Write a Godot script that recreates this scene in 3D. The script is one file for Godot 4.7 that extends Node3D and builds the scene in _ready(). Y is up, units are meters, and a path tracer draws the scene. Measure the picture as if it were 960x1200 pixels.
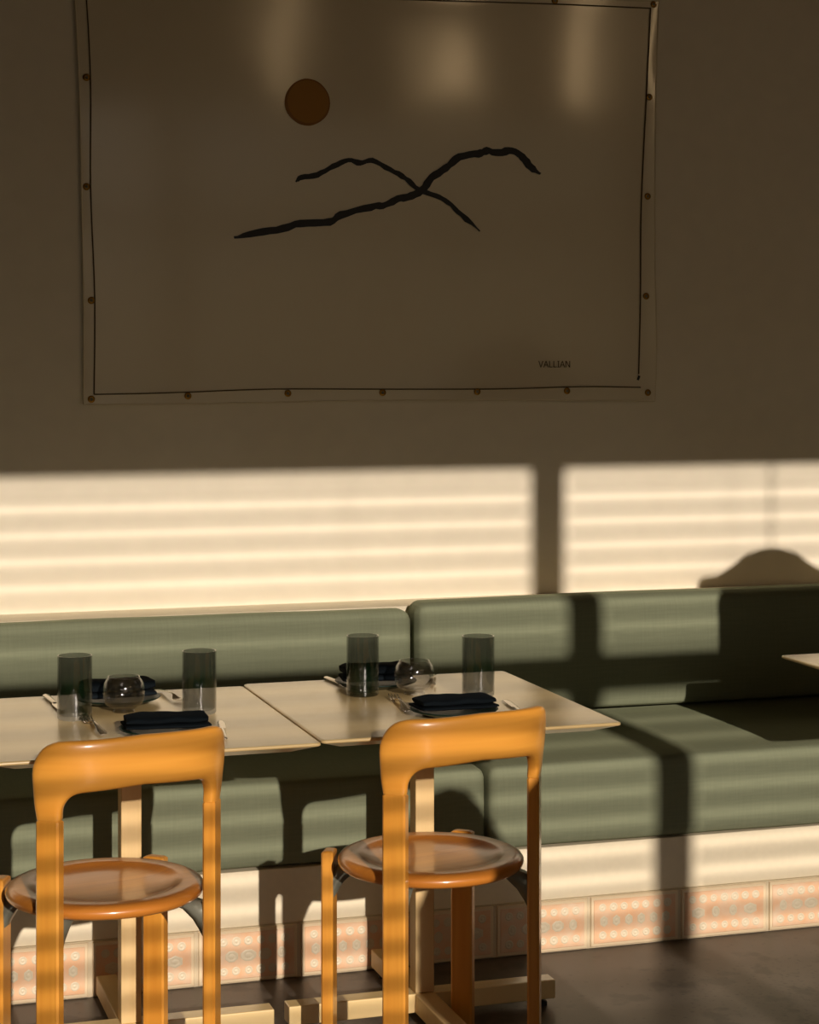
extends Node3D
# A restaurant corner in low sun: green banquette under a hung canvas, two small tables, two round-seated wooden chairs.
# World axes: x runs along the banquette wall, y is up, -z points towards that wall (z = -w, w = distance from the camera towards the wall).

const CHAIR_TURN := 13.0

class MB:
	var v := PackedVector3Array()
	var n := PackedVector3Array()
	var uv := PackedVector2Array()
	var ix := PackedInt32Array()

	func piece(pv: PackedVector3Array, t: PackedInt32Array, closed := true, puv := PackedVector2Array()) -> void:
		var flip := false
		if closed:
			var c := pv[0]
			var vol := 0.0
			for k in range(0, t.size(), 3):
				vol += (pv[t[k]] - c).dot((pv[t[k + 1]] - c).cross(pv[t[k + 2]] - c))
			flip = vol < 0.0
		var nn := PackedVector3Array()
		nn.resize(pv.size())
		var base := v.size()
		for k in range(0, t.size(), 3):
			var a := t[k]
			var b := t[k + 1] if not flip else t[k + 2]
			var c2 := t[k + 2] if not flip else t[k + 1]
			var fn := (pv[b] - pv[a]).cross(pv[c2] - pv[a])
			nn[a] += fn
			nn[b] += fn
			nn[c2] += fn
			ix.append(base + a)
			ix.append(base + c2)
			ix.append(base + b)
		for k in pv.size():
			nn[k] = nn[k].normalized() if nn[k].length_squared() > 1e-24 else Vector3.UP
		v.append_array(pv)
		n.append_array(nn)
		if puv.size() == pv.size():
			uv.append_array(puv)
		else:
			var z := PackedVector2Array()
			z.resize(pv.size())
			uv.append_array(z)

	func grid(rows: Array, wrap: bool, caps := false, closed := true) -> void:
		var pv := PackedVector3Array()
		var t := PackedInt32Array()
		var m: int = rows[0].size()
		for r in rows:
			pv.append_array(r)
		for a in rows.size() - 1:
			for b in (m if wrap else m - 1):
				var b2 := (b + 1) % m
				t.append_array([a * m + b, a * m + b2, (a + 1) * m + b2, a * m + b, (a + 1) * m + b2, (a + 1) * m + b])
		if caps:
			for e in 2:
				var row: PackedVector3Array = rows[0] if e == 0 else rows[rows.size() - 1]
				var c := Vector3.ZERO
				for p in row:
					c += p
				var at := pv.size()
				pv.append(c / m)
				pv.append_array(row)
				for b in m:
					var b2 := (b + 1) % m
					if e == 0:
						t.append_array([at, at + 1 + b2, at + 1 + b])
					else:
						t.append_array([at, at + 1 + b, at + 1 + b2])
		piece(pv, t, closed)

	# a box with rounded edges; q turns it
	func rbox(c: Vector3, size: Vector3, r: float, seg := 1, q := Basis.IDENTITY) -> void:
		var h := size / 2.0
		var inn := h - Vector3(r, r, r)
		var pv := PackedVector3Array()
		var t := PackedInt32Array()
		var nv := PackedVector3Array()
		for ax in 3:
			var b := (ax + 1) % 3
			var d := (ax + 2) % 3
			var lb := _stops(h[b], r, seg)
			var ld := _stops(h[d], r, seg)
			for sg in [-1.0, 1.0]:
				var at := pv.size()
				for i in lb.size():
					for j in ld.size():
						var p := Vector3.ZERO
						p[ax] = sg * h[ax]
						p[b] = lb[i]
						p[d] = ld[j]
						var q0 := p.clamp(-inn, inn)
						var nr := (p - q0).normalized()
						pv.append(q0 + nr * r)
						nv.append(nr)
				var w := ld.size()
				for i in lb.size() - 1:
					for j in w - 1:
						var a0 := at + i * w + j
						if sg > 0:
							t.append_array([a0, a0 + w, a0 + w + 1, a0, a0 + w + 1, a0 + 1])
						else:
							t.append_array([a0, a0 + w + 1, a0 + w, a0, a0 + 1, a0 + w + 1])
		var base := v.size()
		for k in pv.size():
			v.append(c + q * pv[k])
			n.append((q * nv[k]).normalized())
			uv.append(Vector2.ZERO)
		for k in range(0, t.size(), 3):
			ix.append_array([base + t[k], base + t[k + 2], base + t[k + 1]])

	func _stops(h: float, r: float, seg: int) -> PackedFloat32Array:
		var o := PackedFloat32Array()
		for k in seg + 1:
			o.append(-h + r * (1.0 - cos(k * PI / 2.0 / seg)) if seg > 1 else -h + r * k)
		for k in seg + 1:
			o.append(h - r * (1.0 - cos((seg - k) * PI / 2.0 / seg)) if seg > 1 else h - r * (seg - k))
		return o

	# a plain sharp box
	func box(lo: Vector3, hi: Vector3) -> void:
		for ax in 3:
			var b := (ax + 1) % 3
			var d := (ax + 2) % 3
			for sg in 2:
				var pv := PackedVector3Array()
				for k in 4:
					var p := Vector3.ZERO
					p[ax] = hi[ax] if sg else lo[ax]
					p[b] = hi[b] if k in [1, 2] else lo[b]
					p[d] = hi[d] if k in [2, 3] else lo[d]
					pv.append(p)
				piece(pv, PackedInt32Array([0, 1, 2, 0, 2, 3] if sg else [0, 2, 1, 0, 3, 2]), false)

	# outline in x, y extruded from z0 to z1
	func prism(poly: PackedVector2Array, z0: float, z1: float) -> void:
		var tri := Geometry2D.triangulate_polygon(poly)
		var pv := PackedVector3Array()
		var t := PackedInt32Array()
		var m := poly.size()
		var area := 0.0
		for k in m:
			area += poly[k].cross(poly[(k + 1) % m])
		for e in 2:
			var at := pv.size()
			for p in poly:
				pv.append(Vector3(p.x, p.y, z1 if e else z0))
			for k in range(0, tri.size(), 3):
				var a := poly[tri[k]]
				var ccw := (poly[tri[k + 1]] - a).cross(poly[tri[k + 2]] - a) > 0
				if ccw == (e == 1):
					t.append_array([at + tri[k], at + tri[k + 1], at + tri[k + 2]])
				else:
					t.append_array([at + tri[k], at + tri[k + 2], at + tri[k + 1]])
		for k in m:
			var k2 := (k + 1) % m
			var at := pv.size()
			pv.append_array([Vector3(poly[k].x, poly[k].y, z0), Vector3(poly[k2].x, poly[k2].y, z0), Vector3(poly[k2].x, poly[k2].y, z1), Vector3(poly[k].x, poly[k].y, z1)])
			if area > 0:
				t.append_array([at, at + 1, at + 2, at, at + 2, at + 3])
			else:
				t.append_array([at, at + 2, at + 1, at, at + 3, at + 2])
		piece(pv, t, true)

	# profile of (radius, height) turned round y; a doubled point makes a sharp edge
	func lathe(prof: PackedVector2Array, seg: int, c := Vector3.ZERO) -> void:
		var rows := []
		for p in prof:
			var r := PackedVector3Array()
			for k in seg:
				var a := TAU * k / seg
				r.append(c + Vector3(p.x * cos(a), p.y, p.x * sin(a)))
			rows.append(r)
		grid(rows, true)

	func tube(path: PackedVector3Array, rad: float, seg := 6) -> void:
		var rows := []
		var m := path.size()
		for k in m:
			var d := (path[mini(k + 1, m - 1)] - path[maxi(k - 1, 0)]).normalized()
			var s := d.cross(Vector3.UP if absf(d.y) < 0.9 else Vector3.RIGHT).normalized()
			var u := s.cross(d)
			var r := PackedVector3Array()
			for j in seg:
				r.append(path[k] + (s * cos(TAU * j / seg) + u * sin(TAU * j / seg)) * rad)
			rows.append(r)
		grid(rows, true, true)

	func mesh() -> ArrayMesh:
		var a := []
		a.resize(Mesh.ARRAY_MAX)
		a[Mesh.ARRAY_VERTEX] = v
		a[Mesh.ARRAY_NORMAL] = n
		a[Mesh.ARRAY_TEX_UV] = uv
		a[Mesh.ARRAY_INDEX] = ix
		var m := ArrayMesh.new()
		m.add_surface_from_arrays(Mesh.PRIMITIVE_TRIANGLES, a)
		return m


var M := {}
var taken := {}

func P(u: float, h: float, w: float) -> Vector3:
	return Vector3(u, h, -w)

func numbered(called: String) -> String:
	var k: int = taken.get(called, 0)
	taken[called] = k + 1
	return called if k == 0 else "%s_%03d" % [called, k]

func tag(o: Node, label: String, category: String, group := "") -> void:
	o.set_meta("label", label)
	o.set_meta("category", category)
	if group != "":
		o.set_meta("group", group)

func thing(called: String, label: String, category: String, at := Vector3.ZERO, turn := 0.0, group := "") -> Node3D:
	var o := Node3D.new()
	o.name = numbered(called)
	add_child(o, true)
	o.position = at
	o.rotation.y = turn
	tag(o, label, category, group)
	return o

func obj(called: String, mb, m: Material, parent: Node = null, at := Vector3.ZERO) -> MeshInstance3D:
	var o := MeshInstance3D.new()
	o.mesh = mb.mesh() if mb is MB else mb
	o.material_override = m
	o.position = at
	o.cast_shadow = GeometryInstance3D.SHADOW_CASTING_SETTING_ON
	if parent == null:
		o.name = numbered(called)
		add_child(o, true)
	else:
		o.name = called
		parent.add_child(o, true)
	return o

func struct(called: String, mb, m: Material, parent: Node = null) -> MeshInstance3D:
	var o := obj(called, mb, m, parent)
	if parent == null:
		o.set_meta("kind", "structure")
	return o

func copy(o: Node3D, kind: String, label: String, at: Vector3, turn := 0.0, group := "") -> Node3D:
	var c: Node3D = o.duplicate()
	c.name = numbered(kind)
	add_child(c, true)
	c.position = at
	c.rotation.y = turn
	c.set_meta("label", label)
	if group != "":
		c.set_meta("group", group)
	return c


# ---------------------------------------------------------------- textures
func tile_noise(nz: FastNoiseLite, x: float, y: float, s: float, fx: float, fy: float) -> float:
	# repeats every s
	var bx := smoothstep(0.7 * s, s, x)
	var by := smoothstep(0.7 * s, s, y)
	var a := nz.get_noise_2d(x * fx, y * fy)
	if bx > 0:
		a = lerpf(a, nz.get_noise_2d((x - s) * fx, y * fy), bx)
	if by > 0:
		var b := nz.get_noise_2d(x * fx, (y - s) * fy)
		if bx > 0:
			b = lerpf(b, nz.get_noise_2d((x - s) * fx, (y - s) * fy), bx)
		a = lerpf(a, b, by)
	return a

func noise(seed_: int, freq: float, oct := 4) -> FastNoiseLite:
	var nz := FastNoiseLite.new()
	nz.seed = seed_
	nz.noise_type = FastNoiseLite.TYPE_SIMPLEX_SMOOTH
	nz.frequency = freq
	nz.fractal_octaves = oct
	return nz

func picture(size: int, f: Callable, mip := true) -> ImageTexture:
	var im := Image.create(size, size, false, Image.FORMAT_RGB8)
	for y in size:
		for x in size:
			im.set_pixel(x, y, f.call(x, y))
	return ImageTexture.create_from_image(im)

func grain(light: Color, dark: Color, along_x: bool, seed_: int, fine := 0.35) -> ImageTexture:
	var a := noise(seed_, 0.02, 3)
	var b := noise(seed_ + 1, 0.09, 2)
	return picture(256, func(x, y):
		var l: float = x if along_x else y
		var c: float = y if along_x else x
		var t := 0.5 + 0.55 * tile_noise(a, l, c, 256.0, 0.10, 1.6) + fine * tile_noise(b, l, c, 256.0, 0.05, 2.2)
		return light.lerp(dark, clampf(t, 0.0, 1.0)))

func mat(called: String, c: Color, rough := 0.6, spec := 0.5) -> StandardMaterial3D:
	var m := StandardMaterial3D.new()
	m.resource_name = called
	m.albedo_color = c
	m.roughness = rough
	m.metallic_specular = spec
	M[called] = m
	return m

func tri(m: StandardMaterial3D, tex: Texture2D, per_metre: float, world := false) -> StandardMaterial3D:
	m.albedo_texture = tex
	m.uv1_triplanar = true
	m.uv1_world_triplanar = world
	m.uv1_scale = Vector3.ONE * per_metre
	m.uv1_triplanar_sharpness = 4.0
	return m

func make_materials() -> void:
	# wall plaster: a warm off-white with trowel mottling
	var wa := noise(11, 0.012, 4)
	var wb := noise(12, 0.12, 2)
	var plaster := picture(256, func(x, y):
		var t := 0.5 + 0.5 * tile_noise(wa, x, y, 256.0, 1.0, 1.0)
		var k := 0.012 * tile_noise(wb, x, y, 256.0, 1.0, 1.0)
		return Color(0.925, 0.89, 0.80).lerp(Color(0.91, 0.87, 0.775), t) * (1.0 + k))
	tri(mat("plaster", Color.WHITE, 0.75, 0.35), plaster, 0.35, true)
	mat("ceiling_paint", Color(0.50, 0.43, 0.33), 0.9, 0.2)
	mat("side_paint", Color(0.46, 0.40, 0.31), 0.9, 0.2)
	tri(mat("plinth_paint", Color(0.98, 0.97, 0.94), 0.55, 0.4), plaster, 1.3, true)
	# polished concrete floor with stains
	var fa := noise(21, 0.008, 5)
	var fb := noise(22, 0.03, 4)
	var fc := noise(23, 0.25, 2)
	var conc := picture(512, func(x, y):
		var t := 0.5 + 0.75 * tile_noise(fa, x, y, 512.0, 1.0, 1.0)
		var st := smoothstep(0.18, 0.45, tile_noise(fb, x, y, 512.0, 1.0, 1.0))
		var sp := smoothstep(0.42, 0.6, tile_noise(fc, x, y, 512.0, 1.0, 1.0))
		var c := Color(0.40, 0.36, 0.31).lerp(Color(0.29, 0.265, 0.24), clampf(t, 0, 1))
		c = c.lerp(Color(0.20, 0.18, 0.16), 0.65 * st)
		return c.lerp(Color(0.15, 0.13, 0.12), 0.6 * sp))
	var fl := tri(mat("concrete", Color.WHITE, 0.42, 0.5), conc, 0.45, true)
	fl.heightmap_enabled = true
	fl.heightmap_scale = 0.1
	fl.heightmap_texture = conc
	# honey lacquered beech of the chairs, pale maple of the tables
	var honey := grain(Color(0.91, 0.655, 0.27), Color(0.81, 0.53, 0.18), false, 31)
	var honey_x := grain(Color(0.91, 0.64, 0.26), Color(0.84, 0.56, 0.20), true, 33, 0.2)
	for k in [["honey", honey, 2.2], ["honey_across", honey_x, 1.6]]:
		var w := tri(mat(k[0], Color.WHITE, 0.38, 0.5), k[1], k[2])
		w.clearcoat_enabled = true
		w.clearcoat = 0.6
		w.clearcoat_roughness = 0.16
	var seat_grain := grain(Color(0.86, 0.57, 0.24), Color(0.74, 0.45, 0.16), true, 35, 0.25)
	var sw := tri(mat("honey_seat", Color.WHITE, 0.34, 0.5), seat_grain, 1.8)
	sw.clearcoat_enabled = true
	sw.clearcoat = 0.8
	sw.clearcoat_roughness = 0.14
	var maple := grain(Color(0.935, 0.83, 0.60), Color(0.90, 0.78, 0.54), true, 37, 0.2)
	var mp := tri(mat("maple", Color.WHITE, 0.34, 0.5), maple, 1.1)
	mp.clearcoat_enabled = true
	mp.clearcoat = 0.9
	mp.clearcoat_roughness = 0.22
	var maple_y := grain(Color(0.88, 0.77, 0.56), Color(0.83, 0.70, 0.48), false, 39, 0.25)
	tri(mat("maple_upright", Color.WHITE, 0.5, 0.4), maple_y, 2.0)
	var oak := grain(Color(0.42, 0.27, 0.15), Color(0.30, 0.18, 0.09), false, 41)
	tri(mat("oak", Color.WHITE, 0.55, 0.4), oak, 1.5)
	# sage green woven upholstery
	var ga := noise(51, 0.02, 3)
	var gb := noise(52, 0.5, 1)
	var sage := picture(256, func(x, y):
		var th := 0.5 + 0.5 * sin(x * TAU / 4.0) * sin(y * TAU / 4.0)
		var sl := tile_noise(ga, x, y, 256.0, 0.3, 5.0) * 0.5 + tile_noise(ga, y, x, 256.0, 0.3, 5.0) * 0.35 + 0.25 * tile_noise(gb, x, y, 256.0, 1.0, 1.0)
		var t := clampf(0.5 + 0.3 * (th - 0.5) + 0.5 * sl, 0, 1)
		return Color(0.511, 0.523, 0.543).lerp(Color(0.60, 0.602, 0.626), t))
	var gm := tri(mat("sage_cloth", Color(0.865, 0.89, 0.70), 0.92, 0.2), sage, 4.5, true)
	gm.rim_enabled = true
	gm.rim = 0.3
	gm.rim_tint = 1.0
	gm.heightmap_enabled = true
	gm.heightmap_scale = 0.12
	gm.heightmap_texture = sage
	mat("sage_piping", Color(0.40, 0.45, 0.36), 0.9, 0.2)
	# navy napkins
	var nav := picture(128, func(x, y):
		var th := 0.5 + 0.5 * sin(x * TAU / 4.0) * sin(y * TAU / 4.0)
		return Color(0.075, 0.098, 0.115).lerp(Color(0.10, 0.125, 0.14), th))
	tri(mat("navy_linen", Color.WHITE, 0.95, 0.15), nav, 12.0)
	mat("green_glaze", Color(0.05, 0.15, 0.12), 0.4, 0.35)
	var st := mat("steel", Color(0.78, 0.74, 0.68), 0.16)
	st.metallic = 1.0
	var br := mat("brass", Color(0.62, 0.46, 0.20), 0.35)
	br.metallic = 1.0
	var cast := mat("cast_metal", Color(0.50, 0.50, 0.44), 0.3)
	cast.metallic = 0.3
	mat("black_rubber", Color(0.05, 0.05, 0.05), 0.6)
	# smoked green tumblers and clear candle bowls
	var sg := mat("smoked_glass", Color(0.045, 0.11, 0.05, 0.32), 0.06, 0.5)
	sg.transparency = BaseMaterial3D.TRANSPARENCY_ALPHA
	var cg := mat("clear_glass", Color(0.14, 0.125, 0.08, 0.17), 0.06, 0.5)
	cg.transparency = BaseMaterial3D.TRANSPARENCY_ALPHA
	var wg := mat("window_glass", Color(0.8, 0.85, 0.85, 0.02), 0.0, 0.5)
	wg.transparency = BaseMaterial3D.TRANSPARENCY_ALPHA
	# the canvas, its paint and hardware
	var ca := noise(61, 0.01, 3)
	var canvas := picture(256, func(x, y):
		var th := 0.5 + 0.5 * sin(x * TAU / 4.0) * sin(y * TAU / 4.0)
		var t := 0.5 + 0.5 * tile_noise(ca, x, y, 256.0, 1.0, 1.0)
		return Color(0.875, 0.83, 0.715).lerp(Color(0.86, 0.81, 0.69), 0.7 * t + 0.3 * th))
	var cv := tri(mat("canvas", Color.WHITE, 0.65, 0.4), canvas, 1.5)
	cv.clearcoat_enabled = true
	cv.clearcoat = 1.0
	cv.clearcoat_roughness = 0.11
	tri(mat("hem_canvas", Color.WHITE, 0.85, 0.2), canvas, 1.5)
	mat("ochre_paint", Color(0.66, 0.45, 0.09), 0.6)
	mat("ochre_paint_edge", Color(0.57, 0.38, 0.08), 0.6)
	mat("ink_paint", Color(0.07, 0.07, 0.085), 0.55)
	mat("grey_ink_paint", Color(0.13, 0.135, 0.14), 0.6)
	mat("thread", Color(0.34, 0.27, 0.16), 0.8)
	# terracotta tiles
	var ta := noise(71, 0.03, 4)
	for k in 3:
		var clay := picture(128, func(x, y):
			var t := 0.5 + 0.8 * tile_noise(ta, x, y + 37 * k, 128.0, 1.0, 1.0)
			return Color(0.89, 0.70, 0.535).lerp(Color(0.88, 0.78, 0.665), clampf(t * (0.8 + 0.15 * k), 0, 1)))
		tri(mat("clay_%d" % k, Color.WHITE, 0.55, 0.4), clay, 3.5)
	mat("cream_glaze", Color(0.88, 0.80, 0.66), 0.4)
	mat("relief_glaze", Color(0.84, 0.79, 0.68), 0.45)
	mat("grout", Color(0.80, 0.74, 0.62), 0.9)
	# outside and window side
	mat("white_frame", Color(0.80, 0.76, 0.68), 0.6)
	mat("slat_paint", Color(0.70, 0.63, 0.52), 0.6)
	var og := mat("opal_glass", Color(0.9, 0.85, 0.75), 0.3)
	og.emission_enabled = true
	og.emission = Color(1.0, 0.84, 0.62)
	og.emission_energy_multiplier = 5.5
	mat("asphalt", Color(0.30, 0.29, 0.27), 0.95)


# ---------------------------------------------------------------- the chair with a round seat
func leg_bar(a: float, rad: float, h0: float, h1: float, rounded_top: bool) -> MB:
	var mb := MB.new()
	var d := Vector3(sin(a), 0, cos(a))
	var s := Vector3(cos(a), 0, -sin(a))
	var wid := 0.052
	var th := 0.027
	var rows := []
	var stops := [[h0, 0.86], [h0 + 0.004, 1.0], [h1 - 0.02, 1.0], [h1 - 0.004, 1.0], [h1, 0.86 if not rounded_top else 0.6]]
	if rounded_top:
		stops.insert(4, [h1 - 0.001, 0.8])
	for st in stops:
		var r := PackedVector3Array()
		var hw: float = wid / 2 * (st[1] if not rounded_top or st[0] < h1 - 0.003 else st[1])
		var ht: float = th / 2 * st[1]
		var b := 0.004
		for p in [[hw - b, ht], [hw, ht - b], [hw, ht - b], [hw, -ht + b], [hw, -ht + b], [hw - b, -ht], [hw - b, -ht], [-hw + b, -ht], [-hw + b, -ht], [-hw, -ht + b], [-hw, -ht + b], [-hw, ht - b], [-hw, ht - b], [-hw + b, ht], [-hw + b, ht], [hw - b, ht]]:
			r.append(d * (rad + p[1]) + s * p[0] + Vector3(0, st[0], 0))
		rows.append(r)
	mb.grid(rows, true, true)
	return mb

# plan of the back rail: flat in the middle, turning to the posts at its ends; (across, back, angle) at share t of half its length
func plan(t: float, al: float) -> Vector3:
	t = minf(t, 1.0)
	var p := Vector2.ZERO
	var n := 24
	for k in n:
		var a := al * pow(t * (k + 0.5) / n, 2.2)
		p += Vector2(cos(a), sin(a)) * t / n
	return Vector3(p.x, p.y, al * pow(t, 2.2))

func arc2(c: Vector2, r: Vector2, a0: float, a1: float, k: int) -> PackedVector2Array:
	var o := PackedVector2Array()
	for i in k + 1:
		var a := lerpf(a0, a1, float(i) / k)
		o.append(c + Vector2(cos(a) * r.x, sin(a) * r.y))
	return o

func resample(p: PackedVector2Array, k: int) -> PackedVector2Array:
	var l := [0.0]
	for i in range(1, p.size()):
		l.append(l[i - 1] + p[i].distance_to(p[i - 1]))
	var o := PackedVector2Array()
	var j := 0
	for i in k:
		var t: float = l[l.size() - 1] * i / (k - 1)
		while j < p.size() - 2 and l[j + 1] < t:
			j += 1
		o.append(p[j].lerp(p[j + 1], clampf((t - l[j]) / maxf(l[j + 1] - l[j], 1e-9), 0, 1)))
	return o

func make_chair(label: String, at: Vector3, turn: float) -> Node3D:
	var t := thing("round_seat_chair", label, "chair", at, turn, "wooden chairs with round seats")
	var R := 0.2315
	var al := deg_to_rad(50)
	var seat := MB.new()
	var top := 0.469
	seat.lathe(PackedVector2Array([Vector2(0.0, top - 0.013), Vector2(0.06, top - 0.0128), Vector2(0.11, top - 0.0115), Vector2(0.138, top - 0.0085), Vector2(0.152, top - 0.004), Vector2(0.160, top - 0.0012), Vector2(0.168, top), Vector2(0.19, top), Vector2(0.198, top - 0.001), Vector2(0.206, top - 0.0045), Vector2(0.2105, top - 0.011), Vector2(0.211, top - 0.016), Vector2(0.2085, top - 0.023), Vector2(0.202, top - 0.028), Vector2(0.193, top - 0.030), Vector2(0.0, top - 0.030)]), 72)
	for k in seat.v.size():
		seat.v[k] *= Vector3(0.985, 1.0, 0.985)
	obj("seat", seat, M.honey_seat, t)
	for sg in [-1, 1]:
		obj("back_post", leg_bar(sg * al, R, 0.0, 0.648, false), M.honey, t)
		obj("front_leg", leg_bar(PI - sg * al, R, 0.0, 0.466, true), M.honey, t)
	# back rail: one bent piece on the round of the seat, dropping to the post tops at both ends
	var end := plan(1.0, al)
	var sp := R * sin(al) / end.x
	var s_out := sp + 0.027
	var s_in := sp - 0.027
	var jh := 0.648
	var outer := PackedVector2Array([Vector2(-s_out + 0.001, jh), Vector2(-s_out - 0.003, jh + 0.03)])
	outer.append_array(arc2(Vector2(-s_out + 0.062, 0.735), Vector2(0.067, 0.074), PI, PI / 2, 12))
	outer.append(Vector2(0, 0.8125))
	outer.append_array(arc2(Vector2(s_out - 0.062, 0.735), Vector2(0.067, 0.074), PI / 2, 0, 12))
	outer.append_array([Vector2(s_out + 0.003, jh + 0.03), Vector2(s_out - 0.001, jh)])
	var inner := PackedVector2Array([Vector2(-s_in - 0.001, jh), Vector2(-s_in, jh + 0.006)])
	inner.append_array(arc2(Vector2(-s_in + 0.042, jh + 0.010), Vector2(0.042, 0.046), PI, PI / 2, 8))
	inner.append(Vector2(0, 0.710))
	inner.append_array(arc2(Vector2(s_in - 0.042, jh + 0.010), Vector2(0.042, 0.046), PI / 2, 0, 8))
	inner.append_array([Vector2(s_in, jh + 0.006), Vector2(s_in + 0.001, jh)])
	var N := 61
	var po := resample(outer, N)
	var pi2 := resample(inner, N)
	var rows := []
	for k in N:
		var r := PackedVector3Array()
		var mid := sin(PI * k / (N - 1))
		for j in 20:
			var a := TAU * j / 20
			var cx := signf(cos(a)) * pow(absf(cos(a)), 0.55)
			var cy := signf(sin(a)) * pow(absf(sin(a)), 0.55)
			var p := pi2[k].lerp(po[k], (cx + 1) / 2)
			var f := plan(absf(p.x) / sp, al)
			var sg := signf(p.x)
			var over := maxf(absf(p.x) - sp, 0.0)
			var base := Vector2(sg * (f.x * sp + over * cos(al)), R * cos(al) + (end.y - f.y) * sp - over * sin(al))
			var an := sg * f.z
			var off := maxf(p.y - jh, 0.0) * 0.09 + cy * (0.0140 + 0.004 * mid)
			r.append(Vector3(base.x + off * sin(an), p.y, base.y + off * cos(an)))
		rows.append(r)
	var rail := MB.new()
	rail.grid(rows, true, true)
	obj("back_rail", rail, M.honey_across, t)
	# cast brackets under the seat, one to each leg
	for a in [al, -al, PI - al, PI + al]:
		var d := Vector3(sin(a), 0, cos(a))
		var s := Vector3(cos(a), 0, -sin(a))
		var br := MB.new()
		var rr := []
		for p in [[0.140, 0.424, 0.416, 0.012], [0.175, 0.424, 0.403, 0.018], [0.198, 0.422, 0.383, 0.021], [0.212, 0.418, 0.362, 0.022], [0.2215, 0.412, 0.345, 0.022]]:
			var q := PackedVector3Array()
			for c in [[-1, 0], [-0.7, 1], [0.7, 1], [1, 0], [0.7, -1], [-0.7, -1]]:
				var y: float = 0.0165 + (p[1] + p[2]) / 2 + c[1] * (p[1] - p[2]) / 2
				q.append(d * p[0] * 0.985 + s * (c[0] * p[3]) + Vector3(0, y, 0))
			rr.append(q)
		br.grid(rr, true, true)
		obj("bracket", br, M.cast_metal, t)
	return t


# ---------------------------------------------------------------- table on a cross foot
func make_table(label: String, at: Vector3, up: float) -> Node3D:
	var t := thing("cafe_table", label, "table", at, 0.0, "pale wooden restaurant tables")
	var hx := 0.3495
	var hz := 0.385
	var top := MB.new()
	var rows := []
	var prof := [[0.004, 0.740], [0.004, 0.740], [0.0008, 0.739], [0.0, 0.737], [0.0, 0.734], [0.002, 0.7325], [0.002, 0.7325], [0.055, 0.714], [0.055, 0.714]]
	for p in prof:
		var r := PackedVector3Array()
		var ins: float = p[0]
		var cr := maxf(0.012 - ins * 0.5, 0.002)
		for c in [[1, 1, 0], [-1, 1, 1], [-1, -1, 2], [1, -1, 3]]:
			for k in 5:
				var a: float = PI / 2 * c[2] + PI / 2 * k / 4.0
				r.append(Vector3(c[0] * (hx - ins - cr) + cos(a) * cr, p[1] + up, c[1] * (hz - ins - cr) + sin(a) * cr))
		rows.append(r)
	top.grid(rows, true, true)
	obj("tabletop", top, M.maple, t)
	var sp := MB.new()
	sp.rbox(Vector3(0, 0.705 + up, 0), Vector3(0.26, 0.018, 0.26), 0.003)
	obj("top_mount", sp, M.maple_upright, t)
	var col := MB.new()
	col.rbox(Vector3(0, 0.3805 + up / 2, 0), Vector3(0.047, 0.631 + up, 0.047), 0.003)
	obj("column", col, M.maple_upright, t)
	# cross foot: the long bar runs along the wall, two short arms meet it
	var q := MB.new()
	q.rbox(Vector3(0, 0.0425, 0), Vector3(0.664, 0.045, 0.05), 0.003)
	obj("foot_bar", q, M.maple, t)
	for sg in [-1, 1]:
		var a := MB.new()
		a.rbox(Vector3(0, 0.0425, sg * 0.1855), Vector3(0.05, 0.045, 0.321), 0.003)
		obj("foot_arm", a, M.maple_upright, t)
	for f in [[0.305, 0], [-0.305, 0], [0, 0.315], [0, -0.315]]:
		var g := MB.new()
		g.lathe(PackedVector2Array([Vector2(0, 0), Vector2(0.014, 0), Vector2(0.014, 0), Vector2(0.014, 0.008), Vector2(0.012, 0.011), Vector2(0.005, 0.012), Vector2(0.005, 0.012), Vector2(0.005, 0.0205), Vector2(0, 0.0205)]), 14)
		obj("levelling_foot", g, M.black_rubber, t, Vector3(f[0], 0, f[1]))
	return t


# ---------------------------------------------------------------- tableware
func make_tumbler(label: String, at: Vector3) -> Node3D:
	var t := thing("tumbler", label, "glass", at, 0.0, "smoked glass tumblers")
	var g := MB.new()
	var R := 0.0395
	var H := 0.146
	g.lathe(PackedVector2Array([Vector2(0, 0.0006), Vector2(R - 0.006, 0.0), Vector2(R - 0.002, 0.0015), Vector2(R, 0.005), Vector2(R, H - 0.0015), Vector2(R - 0.0008, H), Vector2(R - 0.0022, H), Vector2(R - 0.003, H - 0.0015), Vector2(R - 0.003, 0.014), Vector2(R - 0.006, 0.0105), Vector2(R - 0.012, 0.0095), Vector2(0, 0.009)]), 48)
	obj("glass_wall", g, M.smoked_glass, t)
	return t

func make_bowl(label: String, at: Vector3) -> Node3D:
	var t := thing("candle_bowl", label, "candle holder", at, 0.0, "clear glass candle bowls")
	var g := MB.new()
	g.lathe(PackedVector2Array([Vector2(0, 0.002), Vector2(0.020, 0.0), Vector2(0.025, 0.0012), Vector2(0.0255, 0.004), Vector2(0.022, 0.0075), Vector2(0.0225, 0.010), Vector2(0.033, 0.013), Vector2(0.0425, 0.0195), Vector2(0.0475, 0.030), Vector2(0.0490, 0.044), Vector2(0.0482, 0.058), Vector2(0.0452, 0.069), Vector2(0.0405, 0.0765), Vector2(0.0375, 0.0800), Vector2(0.0370, 0.083), Vector2(0.0350, 0.083), Vector2(0.0355, 0.0790), Vector2(0.0390, 0.0750), Vector2(0.0435, 0.0680), Vector2(0.0464, 0.0575), Vector2(0.0470, 0.044), Vector2(0.0456, 0.031), Vector2(0.0410, 0.022), Vector2(0.032, 0.0165), Vector2(0, 0.0150)]), 48)
	obj("glass_bowl", g, M.clear_glass, t)
	return t

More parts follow.
